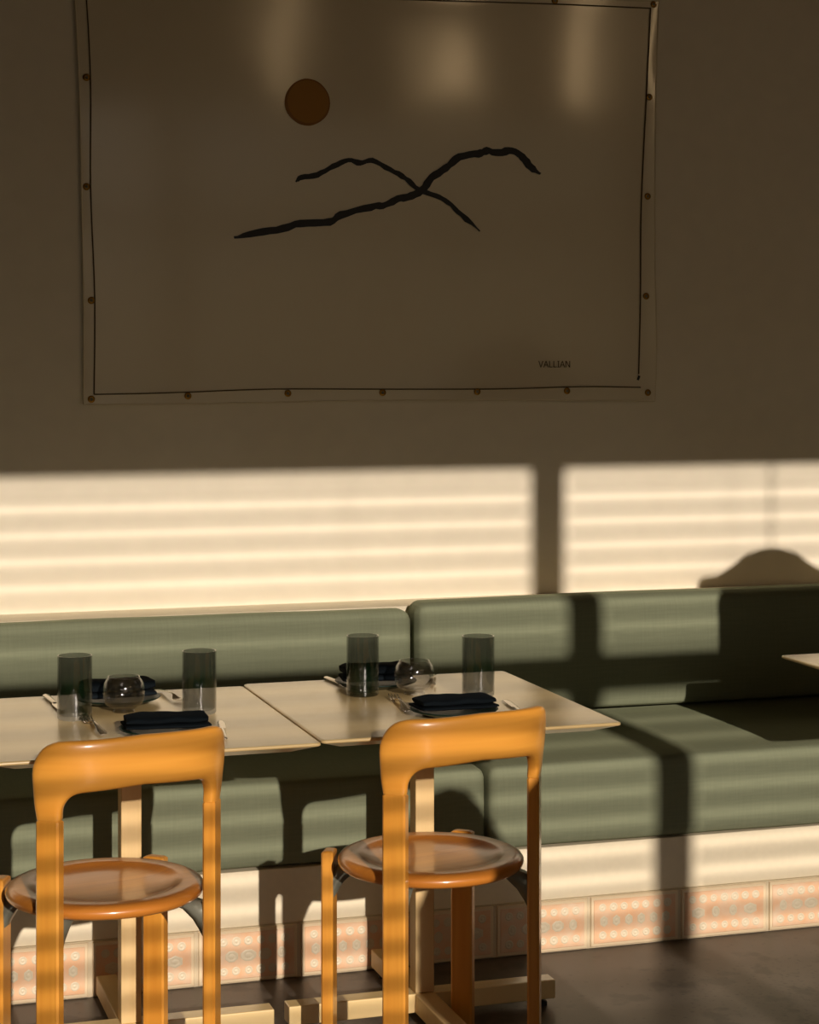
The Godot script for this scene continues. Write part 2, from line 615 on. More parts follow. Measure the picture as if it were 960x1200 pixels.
func plate_mesh() -> ArrayMesh:
	var g := MB.new()
	g.lathe(PackedVector2Array([Vector2(0, 0.0015), Vector2(0.058, 0.0015), Vector2(0.062, 0.0), Vector2(0.066, 0.001), Vector2(0.085, 0.0075), Vector2(0.100, 0.0125), Vector2(0.1025, 0.0145), Vector2(0.101, 0.0160), Vector2(0.097, 0.0152), Vector2(0.082, 0.0105), Vector2(0.066, 0.0058), Vector2(0.05, 0.0046), Vector2(0, 0.0045)]), 56)
	return g.mesh()

func napkin_mesh(seed_: int, hgt: float, lenx: float, depz: float) -> ArrayMesh:
	# a folded cloth: soft layers rolled over along the front edge
	var nz := noise(seed_, 9.0, 2)
	var mb := MB.new()
	var layers := 2
	for l in layers:
		var y0 := 0.003 + hgt * 0.36 * l
		var th := hgt * (0.40 if l == 0 else 0.64)
		var lx := lenx * (1.0 - 0.035 * l)
		var dz := depz * (1.0 - 0.07 * l)
		var rows := []
		for i in 25:
			var x := (float(i) / 24 - 0.5) * lx
			var r := PackedVector3Array()
			for j in 22:
				var a := TAU * j / 22
				var cz := signf(cos(a)) * pow(absf(cos(a)), 0.5)
				var cy := signf(sin(a)) * pow(absf(sin(a)), 0.7)
				var e := pow(absf(float(i) / 12 - 1.0), 6.0)
				var z := cz * dz / 2 * (1 - 0.06 * e) + 0.005 * nz.get_noise_2d(x * 1.2, l * 3.0 + seed_)
				var y := y0 + th / 2 + cy * th / 2 * (1 - 0.45 * e)
				y += (0.004 if l == layers - 1 else 0.001) * hgt / 0.03 * nz.get_noise_2d(x * 1.2 + l, z * 1.2) * (0.4 + 0.6 * float(cy > 0))
				r.append(Vector3(x + 0.004 * nz.get_noise_2d(z * 1.5, l * 7.0), maxf(y, 0.001), z))
			rows.append(r)
		mb.grid(rows, true, true)
	return mb.mesh()

func fork_mesh() -> ArrayMesh:
	# lies along z, tines towards -z
	var mb := MB.new()
	var rows := []
	for p in [[0.098, 0.007, 0.0042], [0.094, 0.0095, 0.005], [0.075, 0.0092, 0.0065], [0.03, 0.0058, 0.011], [-0.005, 0.0034, 0.014], [-0.025, 0.0034, 0.0125], [-0.034, 0.0065, 0.009], [-0.044, 0.0115, 0.0055], [-0.055, 0.0128, 0.0042]]:
		rows.append(_strip(p[0], 0.0, p[1], p[2], 0.0022))
	mb.grid(rows, true, true)
	for k in 4:
		var x := (k - 1.5) * 0.0071
		var r2 := []
		for p in [[-0.053, 0.0022, 0.0042], [-0.075, 0.0018, 0.0052], [-0.093, 0.0014, 0.0085], [-0.1, 0.0008, 0.0105]]:
			r2.append(_strip(p[0], x, p[1], p[2], 0.0018))
		mb.grid(r2, true, true)
	return mb.mesh()

func knife_mesh() -> ArrayMesh:
	var mb := MB.new()
	var rows := []
	for p in [[0.11, 0.006, 0.0045, 0.005], [0.106, 0.0085, 0.0045, 0.0075], [0.06, 0.0078, 0.0045, 0.0085], [0.0, 0.0062, 0.0045, 0.0075], [-0.008, 0.0055, 0.0042, 0.0055]]:
		rows.append(_strip(p[0], 0.0, p[1], p[2], p[3]))
	mb.grid(rows, true, true)
	var b := []
	for p in [[-0.006, 0.0052, 0.0], [-0.02, 0.0085, 0.001], [-0.08, 0.0088, 0.001], [-0.1, 0.0066, 0.0], [-0.11, 0.002, -0.0025]]:
		b.append(_strip(p[0], p[2], p[1], 0.0042, 0.0018))
	mb.grid(b, true, true)
	return mb.mesh()

func _strip(z: float, x: float, hw: float, y: float, th: float) -> PackedVector3Array:
	var r := PackedVector3Array()
	for j in 10:
		var a := TAU * j / 10
		r.append(Vector3(x + cos(a) * hw, maxf(y + sin(a) * th / 2, 0.0004), z))
	return r


# ---------------------------------------------------------------- the hung canvas
func smooth_path(pts: Array, closed: bool, per := 6) -> PackedVector2Array:
	var o := PackedVector2Array()
	var m := pts.size()
	for k in (m if closed else m - 1):
		var p0: Vector2 = pts[(k - 1 + m) % m] if closed or k > 0 else pts[k]
		var p1: Vector2 = pts[k]
		var p2: Vector2 = pts[(k + 1) % m]
		var p3: Vector2 = pts[(k + 2) % m] if closed or k < m - 2 else pts[k + 1]
		for j in per:
			o.append(p1.cubic_interpolate(p2, p0, p3, float(j) / per))
	if not closed:
		o.append(pts[m - 1])
	return o

func stroke(path: PackedVector2Array, w0: float, seed_: int, z: float) -> MB:
	# brushed line of uneven width, a film of paint proud of the cloth
	var nz := noise(seed_, 1.0, 2)
	var mb := MB.new()
	var rows := []
	var m := path.size()
	for k in m:
		var d := (path[mini(k + 1, m - 1)] - path[maxi(k - 1, 0)]).normalized()
		var s := Vector2(-d.y, d.x)
		var e := clampf(minf(k, m - 1 - k) / 3.0, 0.35, 1.0)
		var hw := w0 / 2 * e * (1.0 + 0.35 * nz.get_noise_1d(k * 0.35))
		var off := 0.0022 * nz.get_noise_1d(k * 0.5 + 99)
		var r := PackedVector3Array()
		for c in [[-1.0, 0.0], [-0.92, 0.0006], [0.92, 0.0006], [1.0, 0.0]]:
			var q: Vector2 = path[k] + s * (c[0] * hw + off)
			r.append(Vector3(q.x, q.y, z + c[1]))
		rows.append(r)
	mb.grid(rows, false, false, false)
	return mb

func edge_at(pts: Array, t: float) -> Vector2:
	# point at share t (0..1) of a list of points
	var f := t * (pts.size() - 1)
	var k := mini(int(f), pts.size() - 2)
	var p0: Vector2 = pts[maxi(k - 1, 0)]
	var p3: Vector2 = pts[mini(k + 2, pts.size() - 1)]
	return pts[k].cubic_interpolate(pts[k + 1], p0, p3, f - k)

func make_canvas() -> void:
	var z := -5.738
	var t := thing("wall_canvas", "large cream canvas with painted sun and black hill lines hung on wall", "wall hanging", Vector3(1.7, 1.436, z))
	var o := Vector2(1.7, 1.436)
	var left := [Vector2(0.813, 1.436), Vector2(0.813, 1.719), Vector2(0.808, 1.992), Vector2(0.801, 2.34), Vector2(0.788, 2.612), Vector2(0.779, 2.666)]
	var right := [Vector2(2.628, 1.434), Vector2(2.634, 1.600), Vector2(2.631, 1.761), Vector2(2.628, 2.06), Vector2(2.632, 2.414), Vector2(2.642, 2.71)]
	var bottom := [Vector2(0.813, 1.436), Vector2(1.146, 1.436), Vector2(1.591, 1.441), Vector2(2.086, 1.441), Vector2(2.628, 1.434)]
	var top := [Vector2(0.779, 2.666), Vector2(1.2, 2.672), Vector2(1.591, 2.688), Vector2(2.257, 2.70), Vector2(2.642, 2.71)]
	var nz := noise(81, 0.8, 2)
	var NX := 60
	var NY := 42
	var sheet := MB.new()
	for face in 2:
		var rows := []
		for j in NY + 1:
			var tv := float(j) / NY
			var r := PackedVector3Array()
			for i in NX + 1:
				var tu := float(i) / NX
				var l := edge_at(left, tv)
				var rr := edge_at(right, tv)
				var b := edge_at(bottom, tu)
				var tp := edge_at(top, tu)
				var p: Vector2 = l.lerp(rr, tu) + b.lerp(tp, tv) - (left[0].lerp(right[0], tu)).lerp(left[5].lerp(right[5], tu), tv)
				var bulge := 0.004 + 0.0012 * nz.get_noise_2d(p.x * 1.5, p.y * 1.5)
				var e := minf(minf(tu, 1 - tu) * 1.8, minf(tv, 1 - tv) * 1.25)
				bulge += 0.002 * (1.0 - smoothstep(0.0, 0.045, e)) * (0.5 + 0.5 * nz.get_noise_2d(p.x * 4.0, p.y * 4.0))
				r.append(Vector3(p.x - o.x, p.y - o.y, bulge - face * 0.0015))
			rows.append(r)
		sheet.grid(rows, false, false, false)
	obj("cloth", sheet, M.canvas, t)
	# the turned hem: a raised double band with a stitched inner line
	var inner := [Vector2(0.843, 1.465), Vector2(0.993, 1.467), Vector2(1.146, 1.471), Vector2(1.379, 1.478), Vector2(1.726, 1.476), Vector2(2.086, 1.475), Vector2(2.372, 1.481), Vector2(2.577, 1.478), Vector2(2.571, 1.52), Vector2(2.577, 1.76), Vector2(2.58, 2.059), Vector2(2.598, 2.412), Vector2(2.612, 2.685), Vector2(2.257, 2.680), Vector2(1.591, 2.662), Vector2(1.2, 2.648), Vector2(0.812, 2.640), Vector2(0.821, 2.612), Vector2(0.833, 2.366), Vector2(0.833, 2.067), Vector2(0.845, 1.744)]
	for seg in [[0, 7], [8, 12], [12, 16], [16, 21]]:
		var pts := []
		for k in range(seg[0], seg[1] + 1):
			pts.append(inner[k % 21] - o)
		var path := PackedVector3Array()
		for p in smooth_path(pts, false, 5):
			path.append(Vector3(p.x, p.y, 0.0078))
		var mb := MB.new()
		mb.tube(path, 0.0021, 6)
		obj("hem_stitch", mb, M.thread, t)
	for seg in [left, right, bottom, top]:
		var pts := []
		for p in seg:
			pts.append(p - o)
		var path := PackedVector3Array()
		for p in smooth_path(pts, false, 6):
			path.append(Vector3(p.x, p.y, 0.0045))
		var mb := MB.new()
		mb.tube(path, 0.0022, 6)
		obj("hem_edge", mb, M.hem_canvas, t)
	var ring := MB.new()
	ring.lathe(PackedVector2Array([Vector2(0.0045, 0.0), Vector2(0.0045, 0.0022), Vector2(0.0062, 0.003), Vector2(0.0095, 0.002), Vector2(0.0108, 0.0)]), 18)
	var ring_mesh := ring.mesh()
	var pin := MB.new()
	pin.lathe(PackedVector2Array([Vector2(0.0042, -0.004), Vector2(0.0042, 0.001), Vector2(0.003, 0.003), Vector2(0.0, 0.0035)]), 12)
	var pin_mesh := pin.mesh()
	for g in [Vector2(0.821, 2.388), Vector2(0.821, 2.07), Vector2(0.835, 1.739), Vector2(0.835, 1.451), Vector2(1.12, 1.459), Vector2(1.424, 1.465), Vector2(1.721, 1.466), Vector2(2.027, 1.467), Vector2(2.326, 1.468), Vector2(2.603, 1.461), Vector2(2.597, 1.768), Vector2(2.602, 2.086), Vector2(2.608, 2.402), Vector2(2.623, 2.698), Vector2(2.285, 2.691), Vector2(1.9, 2.683), Vector2(1.5, 2.672), Vector2(1.15, 2.66)]:
		var e := obj("eyelet", ring_mesh, M.brass, t, Vector3(g.x - o.x, g.y - o.y, 0.0075))
		e.rotation.x = PI / 2
		obj("pin", pin_mesh, M.cast_metal, e)
	# painted sun
	for d in [[0.0705, 0.0004, M.ochre_paint_edge, "sun_disc_edge", 5], [0.0655, 0.0009, M.ochre_paint, "sun_disc", 9]]:
		var sun := MB.new()
		var rows := []
		var nn := noise(d[4], 0.7, 2)
		for rr in [[0.0, 1.0], [0.96, 1.0], [1.0, 0.0]]:
			var r := PackedVector3Array()
			for k in 48:
				var a := TAU * k / 48
				var q: float = d[0] * rr[0] * (1 + 0.03 * nn.get_noise_2d(cos(a), sin(a)))
				r.append(Vector3(1.485 - o.x + q * cos(a) + (0.002 if d[4] == 9 else 0.0), 2.342 - o.y + q * sin(a) + (0.002 if d[4] == 9 else 0.0), 0.0062 + d[1] * rr[1]))
			rows.append(r)
		sun.grid(rows, true, false, false)
		obj(d[3], sun, d[2], t)
	var a1 := [[1.259, 1.929], [1.327, 1.945], [1.408, 1.959], [1.463, 1.976], [1.554, 1.983], [1.589, 2.004], [1.683, 2.03], [1.732, 2.039], [1.77, 2.058], [1.803, 2.064], [1.847, 2.086], [1.88, 2.126], [1.924, 2.156], [1.969, 2.192], [2.03, 2.204], [2.058, 2.213], [2.097, 2.209], [2.143, 2.216], [2.177, 2.198], [2.205, 2.167], [2.237, 2.147]]
	var a2 := [[1.448, 2.101], [1.466, 2.115], [1.516, 2.124], [1.565, 2.151], [1.613, 2.171], [1.65, 2.164], [1.688, 2.173], [1.745, 2.146], [1.795, 2.121], [1.838, 2.088], [1.891, 2.071], [1.932, 2.051], [1.977, 2.013], [2.036, 1.964]]
	for s in [[a2, 0.0155, M.grey_ink_paint, 3, 0.0062], [a1, 0.0215, M.ink_paint, 7, 0.0066]]:
		var pts := []
		for p in s[0]:
			pts.append(Vector2(p[0], p[1]) - o)
		obj("brush_stroke", stroke(smooth_path(pts, false, 4), s[1], s[3], s[4]), s[2], t)
	var tm := TextMesh.new()
	tm.text = "VALLIAN"
	var sf := SystemFont.new()
	sf.font_names = PackedStringArray(["Droid Sans"])
	tm.font = sf
	tm.font_size = 24
	tm.pixel_size = 0.0012
	tm.depth = 0.0006
	obj("signature", tm, M.thread, t, Vector3(2.285 - o.x, 1.552 - o.y, 0.0066))
	var dot := MB.new()
	dot.rbox(Vector3(2.571 - o.x, 1.508 - o.y, 0.0065), Vector3(0.008, 0.015, 0.0016), 0.0007, 1, Basis(Vector3.BACK, -0.4))
	obj("ink_mark", dot, M.ink_paint, t)


# ---------------------------------------------------------------- banquette
func cushion(lo: Vector3, hi: Vector3, r: float, puff: Vector3, seed_: int) -> MB:
	# an upholstered box: rounded edges, faces slightly full, faintly uneven
	var mb := MB.new()
	var c := (lo + hi) / 2
	var size := hi - lo
	var nz := noise(seed_, 1.2, 2)
	mb.rbox(Vector3.ZERO, size, r, 4)
	# divide long faces so that the fullness shows
	var fine := MB.new()
	var h := size / 2
	for ax in 3:
		var b := (ax + 1) % 3
		var d := (ax + 2) % 3
		var nb := clampi(int(size[b] / 0.06), 10, 40)
		var nd := clampi(int(size[d] / 0.06), 10, 40)
		for sg in [-1.0, 1.0]:
			var rows := []
			for i in nb + 1:
				var row := PackedVector3Array()
				for j in nd + 1:
					var p := Vector3.ZERO
					p[ax] = sg * h[ax]
					p[b] = _ease(float(i) / nb, h[b], r)
					p[d] = _ease(float(j) / nd, h[d], r)
					var q := p.clamp(-(h - Vector3(r, r, r)), h - Vector3(r, r, r))
					var nr := (p - q).normalized()
					var s := q + nr * r
					var full := (1 - pow(absf(s[b] / h[b]), 4.0)) * (1 - pow(absf(s[d] / h[d]), 4.0))
					s += nr * (puff[ax] * full * float(sg > 0.0))
					s += nr * 0.0025 * nz.get_noise_3dv((s + c) * 2.0)
					row.append(s)
				rows.append(row)
			# keep every face turned outwards
			var probe: Vector3 = (rows[1][0] - rows[0][0]).cross(rows[0][1] - rows[0][0])
			var mid: Vector3 = (rows[nb / 2 + 1][nd / 2] - rows[nb / 2][nd / 2]).cross(rows[nb / 2][nd / 2 + 1] - rows[nb / 2][nd / 2])
			probe = mid
			if probe[ax] * sg > 0:
				rows.reverse()
			fine.grid(rows, false, false, false)
	# one surface: average the normals where faces meet
	var sums := {}
	for k in fine.v.size():
		var key := (fine.v[k] * 5000.0).round()
		sums[key] = sums.get(key, Vector3.ZERO) + fine.n[k]
	for k in fine.v.size():
		var key := (fine.v[k] * 5000.0).round()
		fine.n[k] = sums[key].normalized()
	return fine

func _ease(t: float, h: float, r: float) -> float:
	# more divisions within the rounded edge
	var e := 0.22
	if t < e:
		return -h + r * (1 - cos(t / e * PI / 2))
	if t > 1 - e:
		return h - r * (1 - cos((1 - t) / e * PI / 2))
	return lerpf(-h + r, h - r, (t - e) / (1 - 2 * e))

func placed_cushion(called: String, lo: Vector3, hi: Vector3, r: float, puff: Vector3, seed_: int, label: String, group: String, piping: Array) -> void:
	var c := (lo + hi) / 2
	var at := Vector3(c.x, lo.y, c.z)
	var t := thing(called, label, "cushion", at, 0.0, group)
	obj("cover", cushion(lo, hi, r, puff, seed_), M.sage_cloth, t, c - at)
	for path in piping:
		var mb := MB.new()
		var pv := PackedVector3Array()
		for p in path:
			pv.append(p - at)
		mb.tube(pv, 0.0022, 6)
		obj("seam", mb, M.sage_piping, t)

func make_banquette() -> void:
	var b := thing("banquette_base", "long white painted banquette base with terracotta tile skirting", "bench", P(1.7, 0, 5.3))
	var o := P(1.7, 0, 5.3)
	var u0 := -0.9
	var u1 := 4.6
	var body := MB.new()
	body.rbox((P(u0, 0.0, 4.846) + P(u1, 0.276, 5.748)) / 2 - o, Vector3(u1 - u0, 0.276, 0.902), 0.003)
	obj("plinth", body, M.plinth_paint, b)
	var lg := MB.new()
	lg.rbox((P(u0, 0.278, 5.585) + P(u1, 0.832, 5.748)) / 2 - o, Vector3(u1 - u0, 0.554, 0.163), 0.004)
	var bl := obj("back_ledge", lg, M.plinth_paint, null, o)
	tag(bl, "white painted ledge along the wall behind the green cushions", "ledge")
	var gr := MB.new()
	gr.box(P(u0, 0.0, 4.846) - o, P(u1, 0.1375, 4.8375) - o)
	obj("grout_bed", gr, M.grout, b)
	# tiles: cream glazed body, clay coloured panel, raised glazed pattern
	var pitch := 0.2645
	var tw := 0.2535
	var th := 0.1325
	var tile := MB.new()
	_tile_block(tile, tw, th, 0.0, 0.006, 0.0018)
	var tile_mesh := tile.mesh()
	var panel := MB.new()
	_tile_block(panel, tw - 0.016, th - 0.017, 0.006, 0.0014, 0.0012)
	var panel_mesh := panel.mesh()
	var pats := []
	for k in 3:
		pats.append(_tile_pattern(k, tw, th))
	var rng := RandomNumberGenerator.new()
	rng.seed = 5
	var first := 2.024 - 9 * pitch
	for k in 15:
		var cu := first + pitch * (k + 0.5)
		var at := P(cu, 0.003 + th / 2, 4.8375) - o
		var ti := obj("tile", tile_mesh, M.cream_glaze, b, at + Vector3(0, rng.randf_range(-0.0006, 0.0006), rng.randf_range(-0.0006, 0.0008)))
		ti.rotation.z = rng.randf_range(-0.004, 0.004)
		obj("clay_panel", panel_mesh, M["clay_%d" % (k % 3)], ti)
		var rp := obj("relief_pattern", pats[(k * 2) % 3], M.relief_glaze, ti)
		rp.set_meta("kind", "stuff")
	# loose cushions on it
	var sm := 1.742
	placed_cushion("seat_cushion", P(u0, 0.278, 5.58), P(sm - 0.003, 0.498, 4.842), 0.03, Vector3(0.0, 0.008, 0.006), 91, "long sage green seat cushion behind the two laid tables", "green banquette cushions", [])
	placed_cushion("seat_cushion", P(sm + 0.003, 0.278, 5.58), P(u1, 0.500, 4.838), 0.03, Vector3(0.0, 0.008, 0.006), 92, "sage green seat cushion crossed by window bar shadow at right", "green banquette cushions", [])
	placed_cushion("back_cushion", P(u0, 0.512, 5.582), P(sm - 0.004, 0.832, 5.475), 0.035, Vector3(0.0, 0.004, 0.008), 93, "sage green back cushion behind the glasses on the left", "green banquette cushions", [])
	placed_cushion("back_cushion", P(sm + 0.004, 0.514, 5.582), P(u1, 0.852, 5.455), 0.035, Vector3(0.0, 0.004, 0.010), 94, "taller sage green back cushion with cross shaped shadow at right", "green banquette cushions", [])

func _tile_block(mb: MB, w: float, h: float, z0: float, d: float, bev: float) -> void:
	var rows := []
	for p in [[0.0, z0], [0.0, z0 + d - bev], [0.0, z0 + d - bev], [bev, z0 + d], [bev, z0 + d]]:
		var x: float = w / 2 - p[0]
		var y: float = h / 2 - p[0]
		var r := PackedVector3Array()
		for c in [[1, 1], [-1, 1], [-1, 1], [-1, -1], [-1, -1], [1, -1], [1, -1], [1, 1]]:
			r.append(Vector3(c[0] * x, c[1] * y, p[1]))
		rows.append(r)
	mb.grid(rows, true, true)

func _medal(mb: MB, c: Vector2, rx: float, ry: float, sides: int, z: float, inner: float) -> void:
	var rows := []
	for p in [[1.0, 0.0], [0.9, 0.0013], [0.66, 0.0013], [0.56, 0.0005], [inner, 0.0005], [inner * 0.8, 0.0014], [0.0, 0.0016]]:
		var r := PackedVector3Array()
		for k in sides:
			var a := TAU * (k + 0.5) / sides
			r.append(Vector3(c.x + cos(a) * rx * p[0], c.y + sin(a) * ry * p[0], z + p[1]))
		rows.append(r)
	mb.grid(rows, true, false, false)

func _tile_pattern(kind: int, w: float, h: float) -> ArrayMesh:
	var mb := MB.new()
	var z := 0.0072
	var rng := RandomNumberGenerator.new()
	rng.seed = 40 + kind
	for k in 7:
		var x := (k - 3) * 0.0315
		for s in [-1, 1]:
			var r := 0.0118 * rng.randf_range(0.88, 1.06)
			_medal(mb, Vector2(x + rng.randf_range(-0.001, 0.001), s * 0.037), r, r, 12, z, 0.34)
	if kind == 0:
		for k in 6:
			_medal(mb, Vector2((k - 2.5) * 0.036, 0), 0.0125, 0.0155, 6, z, 0.4)
	elif kind == 1:
		for k in 5:
			_medal(mb, Vector2((k - 2) * 0.043, 0), [0.012, 0.018, 0.022, 0.018, 0.012][k], 0.0155, 8, z, 0.45)
	else:
		for k in 4:
			_medal(mb, Vector2((k - 1.5) * 0.052, 0), [0.022, 0.0125, 0.0125, 0.022][k], 0.016, [6, 8, 8, 6][k], z, 0.42)
	return mb.mesh()


# ---------------------------------------------------------------- room shell and window side
func make_room() -> void:
	var u0 := -2.4
	var u1 := 6.6
	var wz := -0.62
	var ch := 4.35
	var f := MB.new()
	f.box(P(u0 - 0.2, -0.15, 5.95), P(u1 + 0.2, 0.0, wz - 0.2))
	struct("floor", f, M.concrete)
	var w := MB.new()
	w.box(P(u0 - 0.2, 0.0, 5.95), P(u1 + 0.2, ch, 5.75))
	struct("wall_back", w, M.plaster)
	w = MB.new()
	w.box(P(u0 - 0.2, 0, 5.75), P(u0, ch, wz - 0.2))
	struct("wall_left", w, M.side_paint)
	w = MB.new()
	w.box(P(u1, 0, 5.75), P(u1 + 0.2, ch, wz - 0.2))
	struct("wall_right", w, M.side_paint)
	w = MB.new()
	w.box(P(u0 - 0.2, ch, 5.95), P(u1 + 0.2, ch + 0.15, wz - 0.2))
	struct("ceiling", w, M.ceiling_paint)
	# street wall with two wide windows
	var sill := 0.72
	var head := 3.165
	var m0 := 2.262
	var m1 := 2.378
	var a0 := -0.75
	var b1 := 5.35
	w = MB.new()
	var z0 := wz - 0.2
	w.box(P(u0, 0, wz), P(u1, sill, z0))
	w.box(P(u0, sill, wz), P(a0, head, z0))
	w.box(P(m0, sill, wz), P(m1, head, z0))
	w.box(P(b1, sill, wz), P(u1, head, z0))
	w.box(P(u0, head, wz), P(u1, ch, z0))
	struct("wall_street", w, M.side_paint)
	for k in 2:
		var l: float = [a0, m1][k]
		var r: float = [m0, b1][k]
		var fr := MB.new()
		fr.box(P(l, 2.39, wz - 0.06), P(r, 2.498, wz - 0.14))
		fr.box(P(l, sill, wz - 0.06), P(r, sill + 0.04, wz - 0.14))
		fr.box(P(l, head - 0.03, wz - 0.06), P(r, head, wz - 0.14))
		var wi := struct("window_%d" % (k + 1), fr, M.white_frame)
		for g in [[sill + 0.04, 2.39], [2.498, head - 0.03]]:
			var gl := MB.new()
			gl.box(P(l, g[0], wz - 0.098), P(r, g[1], wz - 0.102))
			obj("pane", gl, M.window_glass, wi)
	# slatted blinds
	var slat_w := 0.052
	var pitch := 0.0762
	for k in 2:
		var l: float = [a0 + 0.03, m1 + 0.012][k]
		var r: float = [m0 - 0.012, b1 - 0.03][k]
		var c := (l + r) / 2
		var t := thing("slatted_blind", ["horizontal slat blind over the window nearer the left", "horizontal slat blind over the window nearer the right"][k], "blind", P(c, sill, wz + 0.05), 0.0, "slatted window blinds")
		var hr := MB.new()
		hr.rbox(Vector3(0, head - sill + 0.02, 0), Vector3(r - l, 0.04, 0.06), 0.003)
		obj("head_rail", hr, M.slat_paint, t)
		var sl := MB.new()
		sl.rbox(Vector3.ZERO, Vector3(r - l, 0.0035, slat_w), 0.0015)
		var slm := sl.mesh()
		var n := int((head - sill) / pitch)
		for j in n:
			obj("slat", slm, M.slat_paint, t, Vector3(0, head - sill - 0.055 - j * pitch, 0))
		for cu in [c - 0.9, c + 0.9]:
			var cd := MB.new()
			cd.tube(PackedVector3Array([Vector3(cu - c, 0.03, 0.038), Vector3(cu - c, head - sill, 0.038)]), 0.0012, 5)
			obj("ladder_cord", cd, M.slat_paint, t)
		if k == 1:
			var wd := MB.new()
			wd.tube(PackedVector3Array([Vector3(3.10 - c, 1.75, -0.05), Vector3(3.10 - c, head - sill, -0.045)]), 0.005, 6)
			obj("tilt_wand", wd, M.slat_paint, t)
	# the pavement outside
	w = MB.new()
	w.box(P(-30, -0.4, wz - 0.2), P(34, -0.16, wz - 45))
	struct("ground", w, M.asphalt)


# ---------------------------------------------------------------- opal glass lamps on the street wall, mirrored softly by the canvas
func make_lamp(label: String, u: float, h0: float, h1: float, wid: float) -> void:
	var t := thing("wall_lamp", label, "lamp", P(u, h0, -0.60), 0.0, "opal glass wall lamps")
	var hh := h1 - h0
	var bp := MB.new()
	bp.rbox(Vector3(0, hh / 2, 0.005), Vector3(wid * 0.7, hh * 0.9, 0.03), 0.004)
	obj("back_plate", bp, M.brass, t)
	var sh := MB.new()
	sh.rbox(Vector3(0, hh / 2, -0.05), Vector3(wid, hh, 0.08), 0.03, 4)
	obj("lamp_shade", sh, M.opal_glass, t)
	var al := AreaLight3D.new()
	al.name = "lamp_light"
	al.area_size = Vector2(wid * 0.9, hh * 0.9)
	al.light_color = Color(1.0, 0.84, 0.62)
	al.light_energy = 0.35 * wid * hh
	al.shadow_enabled = true
	al.position = Vector3(0, hh / 2, -0.094)
	t.add_child(al)

# ---------------------------------------------------------------- what stands outside the frame and throws its shadow in
func make_unseen() -> void:
	# a screen with a bell shaped top beside the next table
	var t := thing("wooden_screen", "freestanding brown wooden screen with a bell curved top", "screen", P(3.13, 0, 3.25))
	var crest := [[2.80, 1.55], [2.812, 1.588], [2.83, 1.598], [2.875, 1.604], [2.92, 1.627], [2.985, 1.668], [3.03, 1.684], [3.07, 1.688], [3.11, 1.684], [3.155, 1.668], [3.22, 1.627], [3.265, 1.604], [3.31, 1.598], [3.328, 1.588], [3.34, 1.55]]
	var poly := PackedVector2Array([Vector2(2.80 - 3.13, 0.06), Vector2(2.80 - 3.13, 1.10), Vector2(2.728 - 3.13, 1.17), Vector2(2.725 - 3.13, 1.47), Vector2(2.735 - 3.13, 1.49)])
	for p in crest:
		poly.append(Vector2(p[0] - 3.13, p[1]))
	poly.append_array([Vector2(3.405 - 3.13, 1.49), Vector2(3.415 - 3.13, 1.47), Vector2(3.412 - 3.13, 1.17), Vector2(3.34 - 3.13, 1.10), Vector2(3.34 - 3.13, 0.06)])
	var mb := MB.new()
	mb.prism(poly, -0.014, 0.014)
	obj("panel", mb, M.oak, t)
	for s in [-0.28, 0.28]:
		var ft := MB.new()
		ft.rbox(Vector3(s, 0.03, 0), Vector3(0.04, 0.06, 0.36), 0.004)
		obj("foot", ft, M.oak, t)
	# a chair with an arched back standing behind the photographer's right shoulder
	t = thing("arched_chair", "brown wooden high chair with an arched closed back", "chair", P(1.66, 0, 1.7))
	var arch := PackedVector2Array()
	for k in 25:
		var x := 0.225 * (k - 12) / 12.0
		arch.append(Vector2(x, 1.06 + 0.32 * (1.0 - pow(absf(x) / 0.225, 1.8))))
	arch.append(Vector2(0.225, 0.62))
	arch.append(Vector2(-0.225, 0.62))
	mb = MB.new()
	mb.prism(arch, -0.015, 0.015)
	obj("backrest", mb, M.oak, t)
	mb = MB.new()
	mb.rbox(Vector3(0, 0.6, -0.2), Vector3(0.46, 0.05, 0.44), 0.01, 2)
	obj("seat", mb, M.oak, t)
	mb = MB.new()
	mb.rbox(Vector3(0, 0.30, -0.39), Vector3(0.40, 0.55, 0.02), 0.003)
	obj("front_panel", mb, M.oak, t)
	for s in [[-0.2, 0.0], [0.2, 0.0], [-0.2, -0.39], [0.2, -0.39]]:
		mb = MB.new()
		mb.rbox(Vector3(s[0], 0.29, s[1]), Vector3(0.05, 0.58, 0.05), 0.004)
		obj("leg", mb, M.oak, t)


